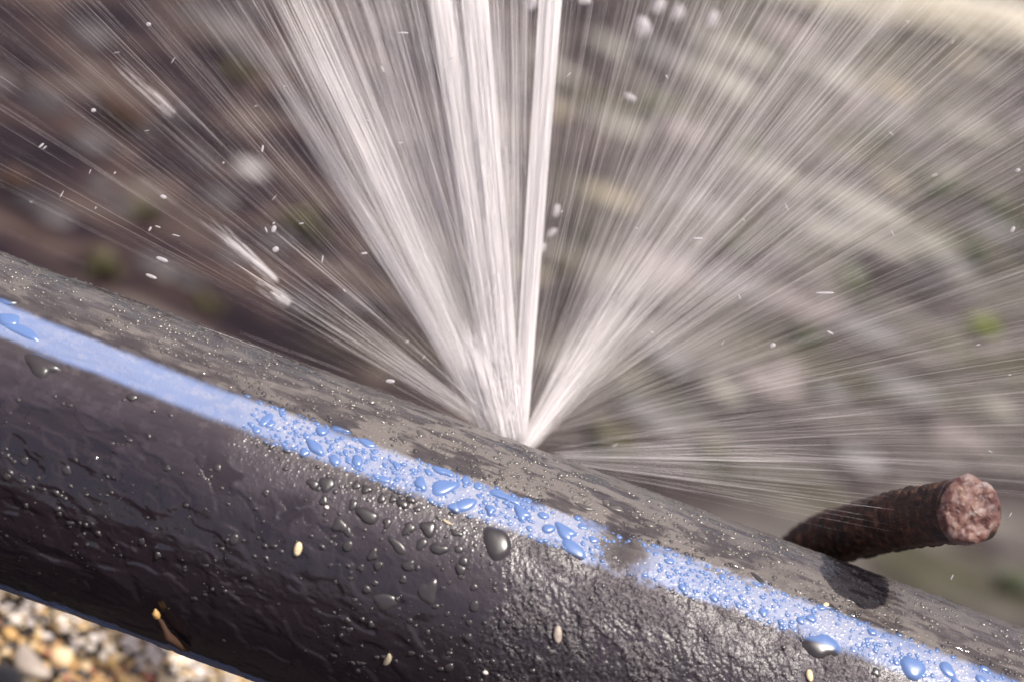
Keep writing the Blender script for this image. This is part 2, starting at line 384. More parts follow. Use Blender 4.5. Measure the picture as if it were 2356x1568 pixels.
# ------------------------------------------------------------------ beads of water on the pipe
def bead_geo(x, a, la, lb, rot, h, lob=0.2, nr=6, ns=20, r=rnd):
    """dome with an uneven outline laid on the pipe; la, lb half axes in metres"""
    ph = [r.uniform(0, 6.28) for _ in range(4)]; am = [r.uniform(0, lob) for _ in range(4)]
    r0 = relief(x, a)
    V = []; T = []
    for i in range(nr):
        rho = 1 - i / (nr - 1)
        rho = 1 - (1 - rho) ** 1.0
        nn = ns if i < nr - 1 else 1
        for k in range(ns):
            t = 2 * math.pi * k / ns
            f = 1 + am[0] * math.cos(2 * t + ph[0]) + am[1] * math.cos(3 * t + ph[1]) + 0.5 * am[2] * math.cos(4 * t + ph[2])
            u = la * f * rho * math.cos(t); v = lb * f * rho * math.sin(t)
            uu = u * math.cos(rot) - v * math.sin(rot); vv = u * math.sin(rot) + v * math.cos(rot)
            z = h * math.sqrt(max(0, 1 - rho ** 2.4)) - (0.00006 if i == 0 else 0)
            aa = a + vv / PR; rad = PR + r0 + z
            V.append((x + uu, -rad * math.cos(aa), rad * math.sin(aa)))
            T.append((x + uu, aa))
    F = []
    for i in range(nr - 1):
        for k in range(ns):
            k1 = (k + 1) % ns
            F.append((i * ns + k, (i + 1) * ns + k, (i + 1) * ns + k1, i * ns + k1))
    T = np.array(T)
    s = 1 - ss(0.86, 1.08, np.abs(T[:, 1] - stripe_angle(T[:, 0])) / R(8.0))
    C = np.array([0.028, 0.024, 0.026])[None] * (1 - s[:, None]) + np.array([0.085, 0.145, 0.31])[None] * s[:, None]
    up_ = ss(R(9), R(16), T[:, 1] - stripe_angle(T[:, 0]))[:, None]
    C = C * (1 - up_) + np.array([0.075, 0.067, 0.062])[None] * up_  # beads on top take the pale colour of the painted sheen
    return np.array(V), np.array(F), C
GR = {'stripe': ('small clear water bead resting on the blue stripe of the pipe', 'water beads on the blue stripe'),
      'low': ('dark rounded water bead on the black pipe wall below the blue stripe', 'water beads on the black wall below the stripe'),
      'top': ('glinting water bead on the misted top of the pipe above the blue stripe', 'water beads on the top of the pipe')}
def bead(px, py, lx, ly, rot=0.0, h=None, lob=0.18, label=None, zone=None):
    """lx, ly: half sizes in photo px along / round the pipe"""
    x, a = on_pipe(px, py)
    k = 0.35 / FPX
    la = lx * k; lb = ly * k
    h = h or rnd.uniform(0.34, 0.46) * min(la, lb) * (0.72 if min(lx, ly) > 16 else 1)
    V, F, C = bead_geo(x, a, la, lb, rot, h, lob)
    loc = np.array([x, -(PR) * math.cos(a), PR * math.sin(a)])
    o = mesh('water_bead', V - loc, F, MAT_BEAD, attrs={'tint': C}); o.location = loc
    if zone is None:
        s = abs(a - float(stripe_angle(x)))
        zone = 'stripe' if s < R(8) else ('low' if a < float(stripe_angle(x)) else 'top')
    gr = GR[zone][1]
    q = max(lx, ly) / min(lx, ly); r_ = math.sqrt(lx * ly)
    look = ('small ' if r_ < 8 else 'mid-sized ' if r_ < 14 else 'large ') + ('round' if q < 1.3 else 'oval' if q < 1.9 else 'elongated')
    sec = 'left end' if px < 600 else 'left of the leak' if px < 930 else 'below the leak' if px < 1250 else 'before the stripe gap' if px < 1480 else 'past the stripe gap' if px < 1820 else 'right end'
    what = {'stripe': 'bead on the blue stripe', 'low': 'dark bead below the stripe', 'top': 'bead above the stripe'}[zone]
    tag(o, label or f'{look} {what}, {sec}', 'water bead', None if label else gr)
    return o
# beads copied from the photo (px, py, half length, half width, turn)
big = [
 (612, 965, 26, 9, 1.2, 'long thin blue water bead nearest the rounded film edge on the stripe'),
 (725, 1028, 24, 15, -.4, None), (622, 975, 14, 8, .9, None), (590, 988, 12, 9, .3, None), (740, 992, 14, 13, .1, None), (845, 1018, 22, 12, -.1, None),
 (822, 1060, 13, 17, .2, None), (770, 1058, 11, 16, .3, None), (883, 1102, 17, 9, 0, None), (912, 1070, 8, 12, .5, None),
 (860, 1053, 9, 7, 0, None), (968, 1112, 14, 18, .4, None), (1020, 1084, 26, 11, -.1, 'wide flat blue water bead just above the largest bead on the stripe'),
 (1022, 1120, 36, 18, .75, 'largest blue water bead on the stripe, slanting, below the leak'), (1072, 1102, 10, 14, 0, None), (1070, 1160, 14, 32, -.75, 'long curved blue water bead right of the largest bead on the stripe'),
 (1045, 1168, 14, 13, 0, None), (1100, 1118, 12, 9, 0, None), (1160, 1142, 34, 11, -.1, None), (1128, 1172, 13, 13, 0, None), (1200, 1180, 24, 15, -.5, None),
 (1215, 1150, 10, 8, 0, None), (985, 1085, 9, 9, 0, None), (802, 1060, 7, 7, 0, None), (705, 1002, 9, 7, 0, None), (1250, 1185, 14, 10, 0, None),
 (1300, 1222, 30, 16, -.3, None), (1340, 1210, 12, 9, 0, None), (1365, 1240, 12, 9, 0, None), (1262, 1215, 16, 12, .4, None),
 (785, 985, 22, 14, .2, 'tall pale water bead on the upper edge of the stripe'),
 (660, 1035, 9, 8, 0, None), (700, 1040, 12, 12, 0, None), (625, 1025, 8, 8, 0, None), (752, 1112, 17, 20, .5, 'round dark bead just below the stripe, left of the drop cluster'),
 (820, 1115, 9, 12, 0, None), (843, 1125, 12, 11, 0, None), (845, 1185, 28, 16, .1, 'wide squarish dark water bead below the stripe'),
 (878, 1145, 8, 14, .2, None), (903, 1147, 9, 9, 0, None), (926, 1158, 13, 12, 0, None), (812, 1160, 9, 14, .2, None), (945, 1148, 11, 11, 0, None),
 (800, 1222, 8, 14, .5, None), (782, 1208, 17, 17, .3, None), (940, 1215, 12, 18, -.3, None), (985, 1215, 19, 18, -.6, None), (890, 1202, 10, 12, 0, None),
 (800, 1255, 12, 14, 0, None), (858, 1275, 12, 14, 0, None), (915, 1255, 26, 12, -.5, None), (970, 1250, 12, 15, 0, None), (1010, 1262, 19, 14, .3, None),
 (1050, 1225, 15, 8, 0, None), (870, 1300, 10, 12, 0, None), (830, 1305, 8, 9, 0, None), (940, 1300, 17, 12, .4, None), (1055, 1262, 11, 9, 0, None),
 (985, 1362, 20, 30, .3, 'big round dark water bead low on the pipe, under the drop cluster'), (885, 1385, 27, 20, .2, 'big flat dark water bead low on the pipe, left of the roundest one'),
 (1143, 1248, 27, 44, .5, 'largest dark water bead, hanging below the stripe beside the scuffed patch'), (1320, 1262, 32, 17, -.35, 'swollen grey water bead at the lower edge of the stripe above the scuffed patch'),
 (1890, 1485, 36, 32, .1, 'pale blue water bead with a dark upper rim on the stripe at lower right'), (1900, 1395, 22, 11, .5, None),
 (2100, 1535, 30, 28, -.2, 'broad pale water bead at the lower right end of the stripe'), (2015, 1545, 12, 10, 0, None), (2180, 1540, 22, 17, -.4, None),
 (95, 838, 40, 24, -.2, 'big blurred dark water bead under the stripe at the far left'), (50, 760, 44, 15, -.1, 'long blurred blue water bead on the stripe at the far left'),
 (20, 735, 26, 18, .2, None), (18, 690, 24, 12, .1, None),
 (862, 922, 19, 13, .1, 'bright arched water bead on the pipe top, left of the leak'), (862, 962, 24, 8, 0, None), (720, 1112, 14, 12, .2, None),
 (1420, 1168, 17, 9, .1, None), (1435, 1125, 22, 11, -.3, None), (1395, 1155, 10, 10, 0, None), (1345, 1165, 24, 7, .0, None), (1330, 1190, 10, 8, 0, None), (1495, 1205, 15, 11, .2, None),
 (1540, 1290, 12, 9, 0, None), (1635, 1275, 10, 7, 0, None), (1785, 1285, 20, 9, -.4, None), (1615, 1232, 15, 9, -.2, None), (1680, 1270, 14, 8, 0, None), (1745, 1330, 22, 7, -.5, None),
]
for b_ in big:
    bead(b_[0], b_[1], b_[2], b_[3], b_[4], None, 0.2, b_[5])
# the other countable beads
placed = [(b_[0], b_[1], max(b_[2], b_[3])) for b_ in big]
def free(px, py, r):
    return all((px - q[0]) ** 2 + (py - q[1]) ** 2 > (r + q[2]) ** 2 * 0.9 for q in placed)
def put(n, fx, f_dd, rmin, rmax, lob=0.16):
    k = 0; tries = 0
    while k < n and tries < n * 60:
        tries += 1
        px = fx(); c = float(stripe_center(px)); py = c + f_dd()
        r = rmin + (rmax - rmin) * rnd.random() ** 2.2
        if py > 1575 or py < 552 + 0.38 * px + 18: continue
        if not free(px, py, r): continue
        placed.append((px, py, r)); k += 1
        bead(px, py, r * rnd.uniform(0.8, 1.3), r * rnd.uniform(0.75, 1.15), rnd.uniform(-.8, .8), None, lob)
put(62, lambda: rnd.uniform(740, 1180), lambda: rnd.uniform(55, 420), 5, 13)
put(26, lambda: rnd.uniform(600, 1300), lambda: rnd.uniform(-38, 38), 4, 9)
put(34, lambda: rnd.uniform(1480, 2330), lambda: rnd.uniform(-30, 40), 4, 12)
put(46, lambda: rnd.uniform(700, 2330), lambda: rnd.uniform(-130, -40), 5, 12, 0.3)
put(24, lambda: rnd.uniform(0, 620), lambda: rnd.uniform(60, 420), 5, 13)
put(12, lambda: rnd.uniform(20, 520), lambda: rnd.uniform(-130, -60), 5, 11, 0.3)
# the rest: one mesh of the tiny ones
VV = []; FF = []; CC = []; off = 0
for k in range(8200):
    px = rnd.uniform(-30, 2400); c = float(stripe_center(px)); u = rnd.random()
    d_ = rnd.uniform(-175, 60) if u < 0.45 else rnd.uniform(40, 560)
    if k % 4 == 0: d_ = rnd.uniform(-46, 44)
    elif k % 4 == 1: d_ = rnd.uniform(-150, -30)
    if px < 560 and -60 < d_ < 150: continue
    if float(vn(np.array(px * .011 + d_ * .004), np.array(d_ * .017), 3)) < rnd.uniform(.15, .75) + (.12 if d_ > 60 else -.1): continue
    py = c + d_
    if py > 1600 or py < 552 + 0.38 * px + 6: continue
    x, a = on_pipe(px, py)
    r = (1.6 + 4.6 * rnd.random() ** 2.6) * 0.35 / FPX
    V, F, C = bead_geo(x, a, r * rnd.uniform(.9, 1.7), r, rnd.uniform(-.6, .6), r * 0.5, 0.15, 4, 8)
    VV.append(V); FF.append(F + off); CC.append(C); off += len(V)
o = mesh('tiny_water_droplets', np.concatenate(VV), np.concatenate(FF), MAT_BEAD, attrs={'tint': np.concatenate(CC)})
tag(o, 'countless tiny water droplets misting the wet pipe', 'droplets', None, 'stuff')

# ------------------------------------------------------------------ stones
def icos(sub=2):
    t = (1 + 5 ** .5) / 2
    V = [(-1, t, 0), (1, t, 0), (-1, -t, 0), (1, -t, 0), (0, -1, t), (0, 1, t), (0, -1, -t), (0, 1, -t), (t, 0, -1), (t, 0, 1), (-t, 0, -1), (-t, 0, 1)]
    V = [tuple(np.array(v) / np.linalg.norm(v)) for v in V]
    F = [(0, 11, 5), (0, 5, 1), (0, 1, 7), (0, 7, 10), (0, 10, 11), (1, 5, 9), (5, 11, 4), (11, 10, 2), (10, 7, 6), (7, 1, 8), (3, 9, 4), (3, 4, 2), (3, 2, 6), (3, 6, 8), (3, 8, 9), (4, 9, 5), (2, 4, 11), (6, 2, 10), (8, 6, 7), (9, 8, 1)]
    for _ in range(sub):
        c = {}; G = []
        def mid(a, b):
            k = (min(a, b), max(a, b))
            if k not in c:
                m_ = np.array(V[a]) + np.array(V[b]); V.append(tuple(m_ / np.linalg.norm(m_))); c[k] = len(V) - 1
            return c[k]
        for a, b, d in F:
            ab, bd, da = mid(a, b), mid(b, d), mid(d, a); G += [(a, ab, da), (b, bd, ab), (d, da, bd), (ab, bd, da)]
        F = G
    return np.array(V), np.array(F)
I1 = icos(1); I2 = icos(2); I3 = icos(3)
def stone_geo(base, sx, sy, sz, seed, rough=0.22, bend=0.0):
    V, F = base; seed += 5; g_ = np.random.default_rng(seed)
    D = np.zeros(len(V))
    for k in range(7):
        n_ = g_.normal(size=3); n_ /= np.linalg.norm(n_); D += np.maximum(0, V @ n_ - g_.uniform(.2, .7)) * g_.uniform(-1, .3)
    Q = V * (1 + rough * 2 * D)[:, None]
    Q = Q + 0.10 * rough * g_.normal(size=3) * np.sin(V[:, [1, 2, 0]] * 5 + g_.uniform(0, 6, 3))
    Q = Q * np.array([sx, sy, sz])
    if bend: Q[:, 1] += bend * (Q[:, 0] ** 2) / sx
    return Q, F
def rotz(Q, a, tilt=0.0):
    c, s = math.cos(a), math.sin(a); Q = Q @ np.array([[c, s, 0], [-s, c, 0], [0, 0, 1]])
    if tilt:
        c, s = math.cos(tilt), math.sin(tilt); Q = Q @ np.array([[1, 0, 0], [0, c, s], [0, -s, c]])
    return Q
PB = {'tan': 'smooth tan pebble', 'cream': 'rounded cream pebble', 'grey': 'rounded grey pebble', 'dark': 'dark pebble', 'ochre': 'ochre yellow pebble', 'red': 'small brick red pebble', 'white': 'whitish pebble'}
_sd = [1000]
def pebble(px, py, r, cl, ax=1.3, ang=None, label=None, bend=0):
    p = hit_plane(px, py, -0.113); _sd[0] += 1
    k = np.linalg.norm(p - CAM) / FPX
    s = r * k; Q, F = stone_geo(I3, s * ax, s, s * 0.72, _sd[0], 0.2, bend)
    Q = rotz(Q, ang if ang is not None else rnd.uniform(-1.5, 1.5))
    o = mesh('pebble', Q, F, ST[cl]); z = zt(p[0], p[1]) + s * 0.5
    o.location = (p[0], p[1], z)
    tag(o, label or (PB[cl] + ' in the gravel at lower left'), 'pebble', None if label else cl + ' pebbles in the gravel')
    return o
named = [(70, 1497, 30, 'grey', 1.9, -.6, 'long curved grey pebble near the bottom left corner', .35), (150, 1480, 25, 'cream', 1.1, 0, 'plump cream pebble right of the long grey pebble', 0),
 (72, 1552, 26, 'cream', 1.5, -.4, 'oval beige pebble at the bottom edge under the long grey pebble', 0), (33, 1424, 17, 'ochre', 1.2, 0, 'glossy orange yellow pebble near the left edge of the gravel', 0),
 (351, 1531, 13, 'red', 1.2, .2, 'reddest pebble, small, in the middle of the gravel', 0), (247, 1557, 17, 'grey', 1.1, 0, 'small round grey pebble at the bottom edge of the gravel', 0),
 (318, 1545, 22, 'tan', 2.0, -.2, 'long flat tan pebble beside the red pebble', 0), (15, 1540, 36, 'dark', 1.2, .3, 'large stone in the bottom left corner, coloured dark as pipe shadow', 0), (392, 1546, 20, 'cream', 1.2, 0, 'cream pebble just right of the red pebble', 0)]
pl = []
for n_ in named:
    pebble(n_[0], n_[1], n_[2], n_[3], n_[4], n_[5], n_[6], n_[7]); pl.append((n_[0], n_[1], n_[2] * 1.2))
k = 0; tries = 0
while k < 210 and tries < 20000:
    tries += 1
    px = rnd.uniform(-40, 720); py = rnd.uniform(1290, 1610)
    if py < 1322 + 0.3875 * px - 30: continue
    r = 4 + 10 * rnd.random() ** 1.9
    if not all((px - q[0]) ** 2 + (py - q[1]) ** 2 > (r + q[2]) ** 2 * 0.72 for q in pl): continue
    pl.append((px, py, r)); k += 1
    near = py - (1322 + 0.3875 * px)                     # distance from the pipe's lower edge
    cl = rnd.choice(['cream', 'white', 'white', 'tan', 'cream']) if near < 70 else rnd.choice(['tan', 'tan', 'cream', 'tan', 'ochre', 'tan', 'tan', 'red', 'ochre', 'cream', 'dark', 'ochre', 'grey'] if px > 120 else ['tan', 'tan', 'dark', 'dark', 'ochre', 'ochre', 'grey'])  # corner pebbles picked darker, painting the pipe's shadow into their colours
    pebble(px, py, r, cl, rnd.uniform(1.0, 1.9), rnd.uniform(-.7, .5))
# fine gravel and sand grains between them
m = NT('mixed_gravel'); tcn = m.attr('gc')['Color']
b = m.n('BsdfPrincipled'); m.l(tcn, b.inputs['Base Color']); b.inputs['Roughness'].default_value = 0.5; m.l(b.outputs[0], m.o.inputs[0]); MAT_GRAVEL = m.m
pal = np.array([(0.42, 0.27, 0.11), (0.58, 0.44, 0.26), (0.20, 0.15, 0.11), (0.07, 0.06, 0.055), (0.40, 0.22, 0.08), (0.34, 0.14, 0.08), (0.66, 0.58, 0.50)])
VV = []; FF = []; CC = []; off = 0
for k in range(12000):
    x = rnd.uniform(-0.22, 0.06); y = rnd.uniform(0.03, 0.17)
    s = (0.0005 + 0.0011 * rnd.random() ** 2); Q, F = stone_geo(I1, s * rnd.uniform(1, 1.7), s, s * .8, k, .25)
    Q = rotz(Q, rnd.uniform(0, 6)) + np.array([x, y, float(zt(x, y)) + s * .4 + rnd.random() * 0.0008])
    near = y + 0.02
    qx, qy = proj(np.array([[x, y, -0.115]])); strip_ = qy[0] - (1322 + .3875 * qx[0]) < 75
    c_ = pal[rnd.choice([1, 6, 0, 6, 6]) if strip_ else rnd.choice([0, 0, 1, 2, 3, 4, 5, 0, 4, 3])] * rnd.uniform(.7, 1.1)
    VV.append(Q); FF.append(F + off); CC.append(np.repeat(c_[None], len(Q), 0)); off += len(Q)
o = mesh('fine_gravel', np.concatenate(VV), np.concatenate(FF), MAT_GRAVEL, attrs={'gc': np.concatenate(CC)})
tag(o, 'fine tan gravel and coarse sand under and in front of the pipe', 'gravel', None, 'stuff')

# background stones and weeds, far out of focus
BGL = {'cream': 'pale cream stone', 'grey': 'grey stone', 'pink': 'pinkish grey stone', 'dark': 'dark wet stone', 'tan': 'tan stone', 'white': 'whitish stone'}
def bgstone(px, py, r, cl, ax=1.8, ang=0.0, label=None):
    p = hit_ground(px, py); _sd[0] += 1
    k = np.linalg.norm(p - CAM) / FPX; s = r * k
    Q, F = stone_geo(I2, s * ax * 1.35, s * 1.5, s * 0.5, _sd[0], .32)
    Q = rotz(Q, ang)
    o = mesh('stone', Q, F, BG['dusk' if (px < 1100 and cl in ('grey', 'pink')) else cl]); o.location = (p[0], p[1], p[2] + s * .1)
    side = 'left' if px < 1170 else 'right'
    tag(o, label or f'blurred {BGL[cl]} behind the spray, {"upper" if py < 350 else "lower"} {side}', 'stone', None if label else f'{BGL[cl]}s behind the spray')
def blade_geo(L, wd, bend, az, tilt, seed):
    n = 6; V = []; F = []
    d = np.array([math.cos(az), math.sin(az), 0]); s_ = np.array([-math.sin(az), math.cos(az), 0])
    p = np.zeros(3)
    for i in range(n + 1):
        t = i / n; e = tilt - bend * t
        w_ = wd * math.sin(math.pi * min(0.98, 0.12 + 0.86 * t)) ** 0.7
        nrm = np.cross(s_, d * math.cos(e) + np.array([0, 0, math.sin(e)]))
        V += [p - s_ * w_, p + nrm * w_ * .25, p + s_ * w_]
        p = p + (d * math.cos(e) + np.array([0, 0, math.sin(e)])) * L / n
    for i in range(n):
        F += [(3 * i, 3 * i + 1, 3 * i + 4, 3 * i + 3), (3 * i + 1, 3 * i + 2, 3 * i + 5, 3 * i + 4)]
    return np.array(V), np.array(F)
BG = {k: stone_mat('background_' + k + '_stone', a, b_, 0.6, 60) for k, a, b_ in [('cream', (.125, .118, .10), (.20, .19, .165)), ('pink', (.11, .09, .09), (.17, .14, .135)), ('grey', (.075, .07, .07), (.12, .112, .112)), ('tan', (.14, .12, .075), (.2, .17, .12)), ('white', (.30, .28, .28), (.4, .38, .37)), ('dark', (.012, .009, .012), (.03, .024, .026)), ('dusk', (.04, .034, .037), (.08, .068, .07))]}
LBL = {'green': 'green', 'bright': 'bright yellow-green', 'olive': 'olive green', 'rust': 'rust brown', 'straw': 'dry straw coloured', 'pale': 'pale dry'}
def tuft(px, py, r, cl, n=16, label=None, wide=0.28, flat=0.9):
    p = hit_ground(px, py + r * 0.5); k = np.linalg.norm(p - CAM) / FPX; L = r * k * 1.25
    root = empty('weed_plant', tuple(p), label or f'blurred {LBL[cl]} leafy weed behind the spray', 'plant')
    if not label: root['group'] = f'{LBL[cl]} weeds behind the spray'
    VV = []; FF = []; off = 0
    for i in range(n):
        V, F = blade_geo(L * rnd.uniform(.6, 1.1), L * wide * rnd.uniform(.6, 1.1), rnd.uniform(.3, 1.4), rnd.uniform(0, 6.28), rnd.uniform(.3, 1.35) * flat, i)
        VV.append(V); FF.append(F + off); off += len(V)
    mesh('leaves', np.concatenate(VV), np.concatenate(FF), LF[cl], root)
bs = [(1690, 120, 45, 'cream', 2.0), (1820, 95, 45, 'pink', 1.6), (1900, 175, 50, 'cream', 2.0), (1650, 190, 45, 'cream', 1.8), (1520, 130, 40, 'grey', 1.6), (2050, 210, 40, 'tan', 1.8), (2220, 300, 42, 'cream', 1.8),
 (1400, 110, 36, 'cream', 1.4), (1420, 290, 36, 'cream', 1.8), (1560, 300, 40, 'pink', 1.6), (1780, 410, 42, 'cream', 2.4), (1960, 470, 44, 'cream', 2.2), (2010, 560, 42, 'cream', 2.0), (1900, 540, 40, 'cream', 1.6), (1830, 700, 44, 'pink', 2.3),
 (1680, 660, 40, 'grey', 1.8), (1520, 620, 44, 'pink', 1.6), (2120, 560, 36, 'cream', 1.4), (2270, 520, 36, 'grey', 1.6), (1600, 470, 34, 'grey', 1.8), (2150, 660, 34, 'dark', 1.8), (1980, 760, 36, 'grey', 2.0), (1540, 830, 36, 'grey', 1.5), (1760, 880, 36, 'pink', 1.8),
 (2080, 900, 36, 'grey', 1.8), (2200, 1010, 36, 'pink', 1.5), (1980, 1060, 34, 'grey', 1.4), (1500, 960, 30, 'grey', 2.2),
 (480, 40, 40, 'grey', 2.2), (600, 130, 36, 'grey', 2.4), (740, 170, 34, 'grey', 2.0), (580, 395, 22, 'white', 1.6), (510, 460, 26, 'grey', 1.5), (90, 230, 30, 'dark', 1.7), (210, 330, 28, 'dark', 1.6), (640, 560, 28, 'grey', 1.5), (540, 590, 22, 'grey', 1.5), (420, 640, 24, 'dark', 1.8), (90, 470, 30, 'dark', 1.7), (200, 80, 30, 'pink', 1.6),
 (330, 300, 24, 'pink', 1.5), (210, 330, 26, 'pink', 1.4), (120, 500, 24, 'pink', 1.6), (820, 700, 26, 'grey', 1.6), (680, 700, 26, 'dark', 1.8), (900, 300, 34, 'grey', 1.6), (860, 420, 32, 'pink', 1.6)]
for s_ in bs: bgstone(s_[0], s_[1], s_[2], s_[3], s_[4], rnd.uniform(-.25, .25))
for k in range(60):
    right = k % 3 != 0
    px = rnd.uniform(1200, 2400) if right else rnd.uniform(-60, 1100); py = rnd.uniform(-40, 1000)
    if py > 520 + .38 * px: continue
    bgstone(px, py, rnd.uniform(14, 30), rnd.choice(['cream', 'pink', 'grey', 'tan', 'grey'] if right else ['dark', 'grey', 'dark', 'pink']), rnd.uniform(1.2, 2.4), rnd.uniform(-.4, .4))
tuft(2260, 740, 48, 'bright', 14, 'bright yellow-green leafy weed at the right edge, the greenest thing in the photo', .45)
for px, py, r, cl in [(700, 500, 60, 'olive'), (1960, 640, 50, 'green'), (2300, 490, 55, 'green'), (2240, 570, 45, 'green'), (1400, 1000, 70, 'olive'), (1640, 1030, 55, 'olive'), (480, 690, 40, 'olive'), (240, 600, 50, 'olive'),
                      (1850, 760, 50, 'green'), (1720, 330, 55, 'green'), (2150, 420, 55, 'green'), (540, 160, 45, 'olive'), (2330, 1330, 50, 'green'), (1700, 560, 40, 'green'), (1500, 240, 45, 'green'), (2020, 300, 45, 'green'), (1290, 600, 40, 'olive'), (330, 480, 45, 'olive')]:
    tuft(px, py, r, cl)
tuft(285, 240, 55, 'rust', 14, 'rust brown dead leaf clump at upper left behind the spray', .4)
tuft(50, 400, 45, 'rust', 12, 'dull brown dead leaf clump near the left edge behind the spray', .4)
# pale sunlit grass bank in the top right corner
VV = []; FF = []; off = 0
for k in range(900):
    t = rnd.random(); px = 1780 + 700 * t + rnd.gauss(0, 20); py = -30 + 125 * t + rnd.gauss(0, 17) - 8
    p = hit_ground(px, py)
    V, F = blade_geo(rnd.uniform(.04, .09), rnd.uniform(.003, .007), rnd.uniform(0, .5), rnd.uniform(-.4, .4) + (math.pi if rnd.random() < .5 else 0), rnd.uniform(.05, .5), k)
    VV.append(V + p + np.array([0, 0, .004])); FF.append(F + off); off += len(V)
o = mesh('grass', np.concatenate(VV), np.concatenate(FF), LF['pale'])
tag(o, 'pale sunlit dry grass in a bright slanting band at the top right corner', 'grass', None, 'stuff')

# ------------------------------------------------------------------ the spray
LD = 0.372                                                # depth of the leak
SRC = (1196, 1012)
def strands(name, segs, mat):
    """segs: array of (p0(3), p1(3), radius0, radius1): thin three-sided threads of water"""
    n = len(segs); P0 = np.array([s[0] for s in segs]); P1 = np.array([s[1] for s in segs])
    r0 = np.array([s[2] for s in segs]); r1 = np.array([s[3] for s in segs])
    D = P1 - P0; Ln = np.linalg.norm(D, axis=1, keepdims=True); D = D / Ln
    A = np.cross(D, fwd); A /= np.linalg.norm(A, axis=1, keepdims=True); B = np.cross(D, A)
    TS = [0, .12] + [.12 + .68 * i / (NSEG - 1) for i in range(1, NSEG)] + [1]
    QS = [.15] + [1] * NSEG + [.1]
    K = len(TS); V = np.zeros((n, K, 3, 3))
    for i, (t, q) in enumerate(zip(TS, QS)):
        c = P0 + (P1 - P0) * t; rad = (r0 + (r1 - r0) * t) * q
        for k in range(3):
            a = 2 * math.pi * k / 3 + .4
            V[:, i, k] = c + (A * math.cos(a) + B * math.sin(a)) * rad[:, None]
    idx = (np.arange(n) * K * 3)[:, None, None]
    F = []
    for i in range(K - 1):
        for k in range(3):
            F.append([i * 3 + k, i * 3 + (k + 1) % 3, (i + 1) * 3 + (k + 1) % 3, (i + 1) * 3 + k])
    F = (np.array(F)[None] + idx).reshape(-1, 4)
    return mesh(name, V.reshape(-1, 3), F, mat)
NSEG = 10
PXM = LD / FPX                                            # metres per photo px at the leak
def jet(label, p0, p1, w0, w1, n, rad, dep=0.0, lmin=.25, soft=0.0, name='water_jet', mat=None, prof=1.0):
    segs = []
    for k in range(n):
        g1 = rnd.gauss(0, 1) * prof; g2 = rnd.gauss(0, 1)
        g1 = max(-2.2, min(2.2, g1))
        a = rnd.random() ** 1.3 * .7; L = lmin + rnd.random() * (1 - lmin) ; bq = min(1.0 - soft * rnd.random() ** .8, a + L)
        if rnd.random() < .35 or bq - a < .05: a = 0.0
        e = rnd.gauss(0, .12)
        def pt(t):
            wd = w0 + (w1 - w0) * t
            dx = p1[0] - p0[0]; dy = p1[1] - p0[1]; l = math.hypot(dx, dy)
            nx, ny = -dy / l, dx / l
            px = p0[0] + dx * t + nx * (g1 + e * t) * wd; py = p0[1] + dy * t + ny * (g1 + e * t) * wd
            return at_depth(px, py, LD + dep * t + g2 * wd * PXM * .8)
        r = rad * math.exp(rnd.gauss(0, .5))
        segs.append((pt(a), pt(bq), r * (.5 + .5 * a), r))
    o = strands(name, segs, mat or MAT_JET)
    return tag(o, label, 'water jet', 'water jets bursting from the leak')
u = 1e-3
jet('thickest and whitest water jet, standing straight up from the leak', (1184, 1025), (1084, -80), 10, 13, 9000, .026 * u)
jet('wide milky water jet just left of the whitest one', (1166, 1015), (1004, -80), 12, 15, 1050, .017 * u)
jet('faint streaky sheet of water between the two middle jets', (1178, 1015), (1045, -80), 18, 46, 600, .012 * u)
jet('straight white water jet leaning slightly right, right of the whitest jet', (1194, 1025), (1272, -80), 8, 11, 2400, .020 * u)
jet('broad left-leaning water jet crossing the top edge left of centre', (1140, 985), (640, -80), 14, 38, 340, .0125 * u, -.02)
jet('thin white water jet below the broad left-leaning one', (1130, 980), (560, 40), 9, 14, 330, .013 * u, -.01, .2, soft=.6)
jet('streaky curtain of water between the left-leaning and the middle jets', (1155, 1000), (840, -80), 26, 100, 750, .0095 * u, .01)
jet('short foaming water jet fanning out to the lower right of the leak', (1205, 1030), (1560, 500), 9, 62, 620, .0115 * u, .02, .10, prof=.9, soft=.95)
jet('low water jet skimming the pipe to the left of the leak', (1130, 985), (500, 540), 9, 50, 170, .011 * u, -.03, .12, soft=.9)
jet('flat faint water jet shooting right towards the rusty bar', (1260, 1050), (2420, 1075), 8, 110, 170, .009 * u, -.03, .15, soft=.7)
jet('faint ghostly water jet in the narrow gap right of the whitest jet', (1190, 1020), (1180, -80), 9, 34, 170, .011 * u)
jet('short clump of bright water streaks low above the pipe, left of the jets', (668, 702), (566, 632), 7, 11, 40, .024 * u, -.004, .1, soft=.8)
jet('clump of fine bright water streaks halfway between the left edge and the jets', (640, 648), (450, 482), 4, 11, 60, .024 * u, -.004, .08, soft=.8)
jet('slanting clump of pale water streaks in the dark upper left', (400, 268), (240, 120), 9, 11, 34, .022 * u, 0, .15, soft=.8)
jet('white splash at the foot of the jets hugging the pipe', (1166, 1018), (1100, 720), 20, 42, 4200, .024 * u, 0, .1, prof=.9, soft=.95)
